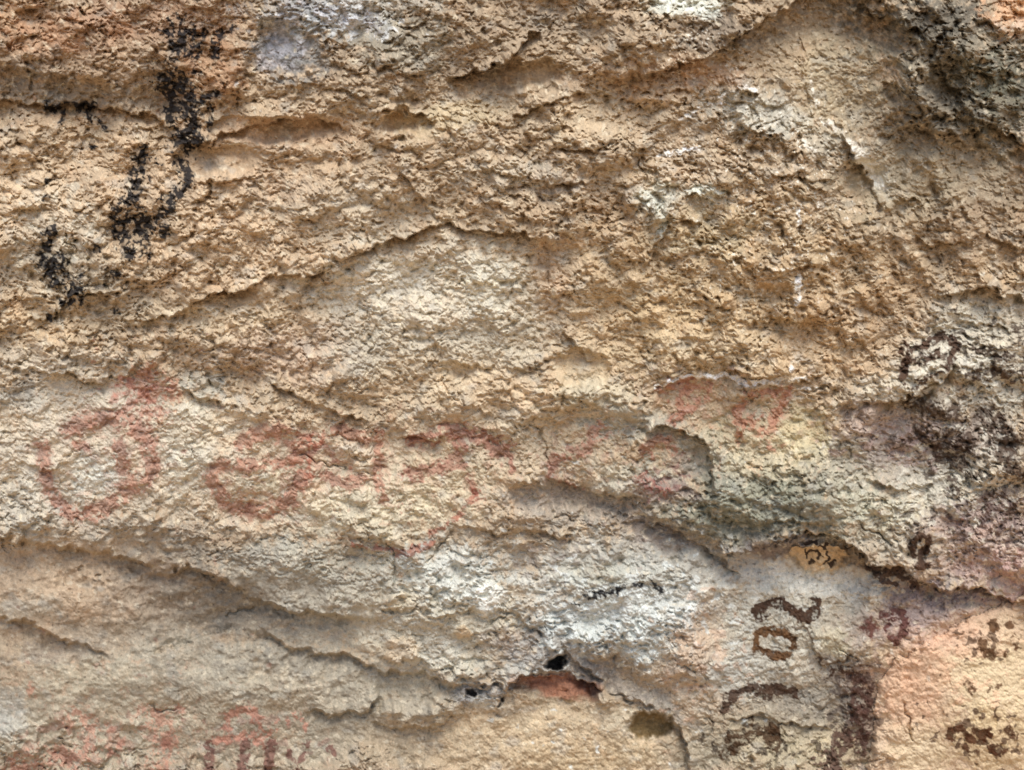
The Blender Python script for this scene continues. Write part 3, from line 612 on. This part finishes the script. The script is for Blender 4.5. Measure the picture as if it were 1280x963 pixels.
# white chalk and crystal lines
WH = (236, 232, 222)
mark("chalk_line", "broken white chalky line across the rock above the red hook", [
   ([(822,484),(850,474),(870,470)],2.4,.9), ([(870,472),(910,470),(930,476)],3.4,.95), ([(940,474),(965,478),(980,474),(1006,472)],2.6,1), ([(990,458)],3,.9), ([(992,486),(1022,484)],2,.8)], WH, .95, .7, relief=1.5)
mark("chalk_line", "short upright white streak of crystals on ochre rock", [([(997,344),(998,356),(1000,368),(997,380)],2.8,1), ([(995,262),(998,276)],2.6,.8)], WH, .85, .9, each=True)
mark("crystal_streak", "slanting streak of white crystals on the orange brown rock", [([(850,150),(872,138),(900,124),(906,116)],2.6,.9), ([(826,194),(850,188),(874,186)],3.2,.9), ([(830,160),(846,156)],2.2,.7), ([(924,104),(944,112)],3.4,.8)], WH, .8, 1.0, each=True)
mark("pale_crust", "white crust along the slanting crack at the upper right", [([(1030,150),(1050,166),(1066,178)],3.4,.8), ([(1070,186),(1082,206),(1096,228),(1104,234)],6,.9), ([(1098,232),(1116,228)],3.4,.6), ([(1010,98),(1022,130)],3.6,.5), ([(1006,178),(1018,186)],4,.7)], (226,222,208), .8, .8)
mark("pale_crust", "pale green grey crust dripping down beside the short crack", [([(800,240),(812,250),(826,262)],8,.7), ([(826,262),(830,276),(822,292)],6,.7), ([(868,238),(886,234),(906,240)],5,.7)], (206,208,194), .75, .8)
mark("grey_crust", "blue grey mineral crust with white crystals at the top", [([(335,78),(350,50),(360,20),(372,6)],16,.8), ([(372,60),(360,80)],14,.7), ([(400,20),(440,18),(470,30)],16,.55)], (158,160,168), .5, .7, dark=(206,208,216))
mark("white_crust", "white mineral crust hanging from the top edge right of centre", [([(826,2),(860,8),(894,14)],9,.9), ([(880,22),(900,20)],5,.6)], (212,216,204), .75, .8)
# cavities and flakes
def patch(name, label, cx, cy, rx, ry, col, a, owner=None, rot=0, rag=.3, soft=.12, speck=0):
    PARTS.append((name, label, owner)); k = len(PARTS)-1
    w = window([(cx, cy)], max(rx, ry)*1.8)
    c, s = math.cos(math.radians(rot)), math.sin(math.radians(rot))
    dx, dy = WX[w]-cx, WY[w]-cy
    d = np.hypot((dx*c+dy*s)/rx, (-dx*s+dy*c)/ry) + rag*N18[w]*.6
    m = (a*(1-sstep(1-soft, 1+soft, d)))[..., None]
    C[w] = C[w]*(1-m) + lin(col)*(1+.35*N7[w]+.25*N3[w]+.3*N18[w])[..., None]*m
    PART[w] = np.where(d < 1, k, PART[w])
patch("ochre_flake", "ochre flake with a black sign in the pale hollow", 1025, 697, 34, 16, (200,172,130), .8, rot=-6, rag=.4)
mark("black_sign", "small black sign drawn on the ochre flake", [
   ([(1008,698),(1014,692),(1022,690),(1026,696)],2.4,1), ([(1012,706),(1018,702)],2.2,.9), ([(1030,704),(1036,698),(1034,690)],2.4,1), ([(1026,682),(1034,684)],2.4,.9), ([(1008,678),(1020,678)],3,.9), ([(1036,706),(1044,704)],2.2,.8), ([(1010,688),(1008,694)],2,.8)],
   (44,32,26), .95, .3, halo=.05, each=True)
patch("cavity", "deep black hole in the grey rock above the red hollow", 695, 829, 14, 6.5, (34,30,28), .95, rag=.35, soft=.3)  # holes here and below have their inner shade painted into the colour
patch("cavity", "small black hole at the left of the red hollow", 590, 867, 6.5, 4.5, (50,44,42), .9, rag=.35, soft=.35)
patch("cavity", "tiny slanting black hole beside the pale chip", 626, 878, 7, 3.2, (60,54,50), .9, rot=-30, rag=.35, soft=.35)
patch("red_hollow", "smooth red brown hollow under the grey lip", 697, 858, 54, 15, (152,102,78), .85, owner="rock_ledge", rot=6, rag=.25, soft=.3)  # red brown rock; colour darkened further for shade under the lip
patch("round_dent", "round olive brown dent near the bottom edge", 812, 908, 27, 17, (124,102,64), .8, owner="rock_ledge", rag=.15)  # olive brown rock; colour also darkened to shade the dent
patch("white_knob", "rounded white knob of crust on the pale pebbly rock", 612, 745, 20, 17, (222,222,212), .6, rag=.3, soft=.2)
patch("pebble", "orange tan pebble at the left edge of the pale pebbly rock", 502, 812, 22, 15, (204,180,146), .4, rag=.3, soft=.2)
patch("pebble", "small orange pebble below the white knob", 583, 791, 12, 8, (208,182,144), .45, rag=.3, soft=.2)
C = np.clip(C*1.06, .008, .82)

# ------------------------------------------------------------------ split into rocks
LEDGE_POLY = [(-3000,640),(-80,664),(0,675),(34,680),(84,689),(118,691),(152,697),(182,711),(199,721),(216,721),(226,711),(250,716),(270,728),(296,744),(321,758),
  (330,792),(358,812),(388,817),(430,822),(469,840),(509,846),(560,853),(590,864),(640,872),(646,847),(664,839),(700,839),(733,851),(754,869),(800,880),(838,899),(852,922),(858,947),(866,980),(880,1700),(-3000,1700)]
OWN = np.zeros(X.shape, np.int8)
OWN[inside(LEDGE_POLY, WX, WY)] = 1
OWN[bw] = 2
owner_id = {None: 0, "rock_ledge": 1, "boulder": 2}

# positions: grains hang a little below where they stand out, so lips are undercut
H += A3*(.95*pn(X/2.7, Y/2.5, 57) + .5*pn(X/2.05, Y/2.05, 58))
dy = np.clip(.16*(F - F.mean()), -2.5, 3)
HANG *= .5*(1 - .75*sstep(620, 700, Y)*(1-sstep(500, 620, X)))
PYY = Y + dy + HANG; PXX = X
depth = CAM_D - H                     # along the view direction
Vx = (PXX-640)/CAM_D*depth*S
Vz = (481.5-PYY)/CAM_D*depth*S + CAM_Z
Vy = (depth - CAM_D)*S
V = np.stack([Vx, Vy, Vz], -1).reshape(-1, 3).astype(np.float32)
Cf = np.concatenate([C.reshape(-1, 3), np.ones((NX*NY, 1), np.float32)], 1).astype(np.float32)
# smooth normals of the whole sheet, so that parts meet without a seam
P = V.reshape(NY, NX, 3)
du = np.gradient(P, axis=1); dv = np.gradient(P, axis=0)
Nn = np.cross(dv, du).reshape(-1, 3)
Nn /= np.linalg.norm(Nn, axis=1, keepdims=True) + 1e-12
if Nn[:, 1].mean() > 0: Nn = -Nn
i = np.arange(NY*NX).reshape(NY, NX)
Q = np.stack([i[:-1, :-1], i[1:, :-1], i[1:, 1:], i[:-1, 1:]], -1).reshape(-1, 4)
fo = OWN[:-1, :-1].reshape(-1); fp = PART[:-1, :-1].reshape(-1).copy()
for k in range(1, len(PARTS)):        # a mark belongs to the rock it is on
    m = fp == k; fo[m] = owner_id[PARTS[k][2]]

# ------------------------------------------------------------------ material
def rock_material(name, bump, rough):
    m = bpy.data.materials.new(name); m.use_nodes = True
    nt = m.node_tree; b = nt.nodes["Principled BSDF"]
    at = nt.nodes.new("ShaderNodeAttribute"); at.attribute_name = "rock_colour"
    tc = nt.nodes.new("ShaderNodeTexCoord")
    n1 = nt.nodes.new("ShaderNodeTexNoise"); n1.inputs["Scale"].default_value = 420; n1.inputs["Detail"].default_value = 4
    n1.inputs["Roughness"].default_value = .65
    nt.links.new(tc.outputs["Object"], n1.inputs["Vector"])
    mr = nt.nodes.new("ShaderNodeMapRange"); mr.inputs[1].default_value = .3; mr.inputs[2].default_value = .7
    mr.inputs[3].default_value = .82; mr.inputs[4].default_value = 1.18
    nt.links.new(n1.outputs["Fac"], mr.inputs[0])
    mx = nt.nodes.new("ShaderNodeVectorMath"); mx.operation = 'SCALE'
    nt.links.new(at.outputs["Color"], mx.inputs[0]); nt.links.new(mr.outputs[0], mx.inputs["Scale"])
    nt.links.new(mx.outputs[0], b.inputs["Base Color"])
    n2 = nt.nodes.new("ShaderNodeTexNoise"); n2.inputs["Scale"].default_value = 300; n2.inputs["Detail"].default_value = 5
    n2.inputs["Roughness"].default_value = .7
    nt.links.new(tc.outputs["Object"], n2.inputs["Vector"])
    bp = nt.nodes.new("ShaderNodeBump"); bp.inputs["Strength"].default_value = bump; bp.inputs["Distance"].default_value = .0010
    nt.links.new(n2.outputs["Fac"], bp.inputs["Height"]); nt.links.new(bp.outputs[0], b.inputs["Normal"])
    b.inputs["Roughness"].default_value = rough; b.inputs["Specular IOR Level"].default_value = .25
    return m
M_ROCK = rock_material("sandstone", .7, .85)
M_PIG = rock_material("pigment_on_sandstone", .7, .92)

def sheet(name, faces, mat, parent, thick=False):
    used, inv = np.unique(faces, return_inverse=True)
    inv = inv.reshape(faces.shape)
    vs = V[used]; nf = len(inv); cs = Cf[used]; ns = Nn[used]; fs = inv
    if thick:                           # close the rock behind with a skirt and a back
        e = np.concatenate([fs[:, [0,1]], fs[:, [1,2]], fs[:, [2,3]], fs[:, [3,0]]])
        key = np.sort(e, 1); kk = key[:, 0].astype(np.int64)*len(used) + key[:, 1]
        _, first, cnt = np.unique(kk, return_index=True, return_counts=True)
        be = e[first[cnt == 1]]
        # only the outer rim of the whole face gets a side; inner borders meet their neighbours
        ub = used[be]; r0, c0 = ub//NX, ub % NX
        rim = ((r0 == 0) | (r0 == NY-1)).all(1) | ((c0 == 0) | (c0 == NX-1)).all(1)
        be = be[rim]
        bv, binv = np.unique(be, return_inverse=True); binv = binv.reshape(be.shape) + len(vs)
        back = vs[bv].copy(); back[:, 1] = .45
        fs = np.concatenate([fs, np.stack([be[:, 1], be[:, 0], binv[:, 0], binv[:, 1]], 1)])
        vs = np.concatenate([vs, back]); cs = np.concatenate([cs, cs[bv]]); ns = np.concatenate([ns, ns[bv]])
    me = bpy.data.meshes.new(name)
    nf = len(fs)
    me.vertices.add(len(vs)); me.vertices.foreach_set("co", vs.ravel())
    me.loops.add(nf*4); me.loops.foreach_set("vertex_index", fs.ravel().astype(np.int32))
    me.polygons.add(nf); me.polygons.foreach_set("loop_start", np.arange(0, nf*4, 4, dtype=np.int32))
    me.polygons.foreach_set("use_smooth", np.ones(nf, bool))
    me.update(calc_edges=True)
    ca = me.color_attributes.new("rock_colour", 'FLOAT_COLOR', 'POINT')
    ca.data.foreach_set("color", cs.ravel())
    if not thick:
        me.normals_split_custom_set_from_vertices(ns)
    else:
        me.normals_split_custom_set_from_vertices(ns)
    me.materials.append(mat)
    o = bpy.data.objects.new(name, me); SC.collection.objects.link(o)
    o.parent = parent
    return o

def thing(name, label, cat, loc=(0, 0, 0)):
    o = bpy.data.objects.new(name, None); SC.collection.objects.link(o)
    o["label"] = label; o["category"] = cat; o["kind"] = "thing"
    return o
roots = {
 0: thing("rock_wall", "crumbly tan sandstone wall with charcoal and red paintings, filling most of the view", "rock wall"),
 1: thing("rock_ledge", "smooth bulging tan rock under the long dark crack along the bottom left", "rock"),
 2: thing("boulder", "pink and orange boulder with brown marks in the bottom right corner", "boulder")}
for k, nm in ((0, "rock_face"), (1, "rock_face"), (2, "rock_face")):
    sheet(nm, Q[(fo == k) & (fp == 0)], M_ROCK, roots[k], True)
built = {}
for k in range(1, len(PARTS)):
    f = Q[fp == k]
    if len(f) == 0: continue
    nm, lb, ow = PARTS[k]
    o = sheet(nm, f, M_PIG, roots[owner_id[ow]])
    if lb: o["label"] = lb
    built.setdefault(nm, []).append(o)
for o in built.get("black_sign", []): o.parent = built["ochre_flake"][0]

# ------------------------------------------------------------------ ground in front of the wall
def noise_mat(name, c1, c2, sc):
    m = bpy.data.materials.new(name); m.use_nodes = True; nt = m.node_tree; b = nt.nodes["Principled BSDF"]
    n = nt.nodes.new("ShaderNodeTexNoise"); n.inputs["Scale"].default_value = sc; n.inputs["Detail"].default_value = 8
    r = nt.nodes.new("ShaderNodeValToRGB"); r.color_ramp.elements[0].position = .35; r.color_ramp.elements[1].position = .65
    r.color_ramp.elements[0].color = (*lin(c1), 1); r.color_ramp.elements[1].color = (*lin(c2), 1)
    tc = nt.nodes.new("ShaderNodeTexCoord"); nt.links.new(tc.outputs["Object"], n.inputs["Vector"])
    nt.links.new(n.outputs["Fac"], r.inputs[0]); nt.links.new(r.outputs[0], b.inputs["Base Color"])
    bp = nt.nodes.new("ShaderNodeBump"); bp.inputs["Distance"].default_value = .02
    nt.links.new(n.outputs["Fac"], bp.inputs["Height"]); nt.links.new(bp.outputs[0], b.inputs["Normal"])
    b.inputs["Roughness"].default_value = .95
    return m
me = bpy.data.meshes.new("ground")
n = 60
xs = np.sinh(np.linspace(-5, 5, n))*1.6
gxx, gyy = np.meshgrid(xs, xs)
gz = .05*np.sin(gxx*1.3)*np.cos(gyy*1.1)*np.exp(-np.hypot(gxx, gyy)/40) - .02
me.from_pydata(np.stack([gxx, gyy, gz], -1).reshape(-1, 3).tolist(), [],
   [(a*n+b, a*n+b+1, (a+1)*n+b+1, (a+1)*n+b) for a in range(n-1) for b in range(n-1)])
me.materials.append(noise_mat("dry_earth", (150,122,92), (190,160,124), 3))
g = bpy.data.objects.new("ground", me); SC.collection.objects.link(g); g["kind"] = "structure"; g["label"] = "dry sandy ground below the rock wall"
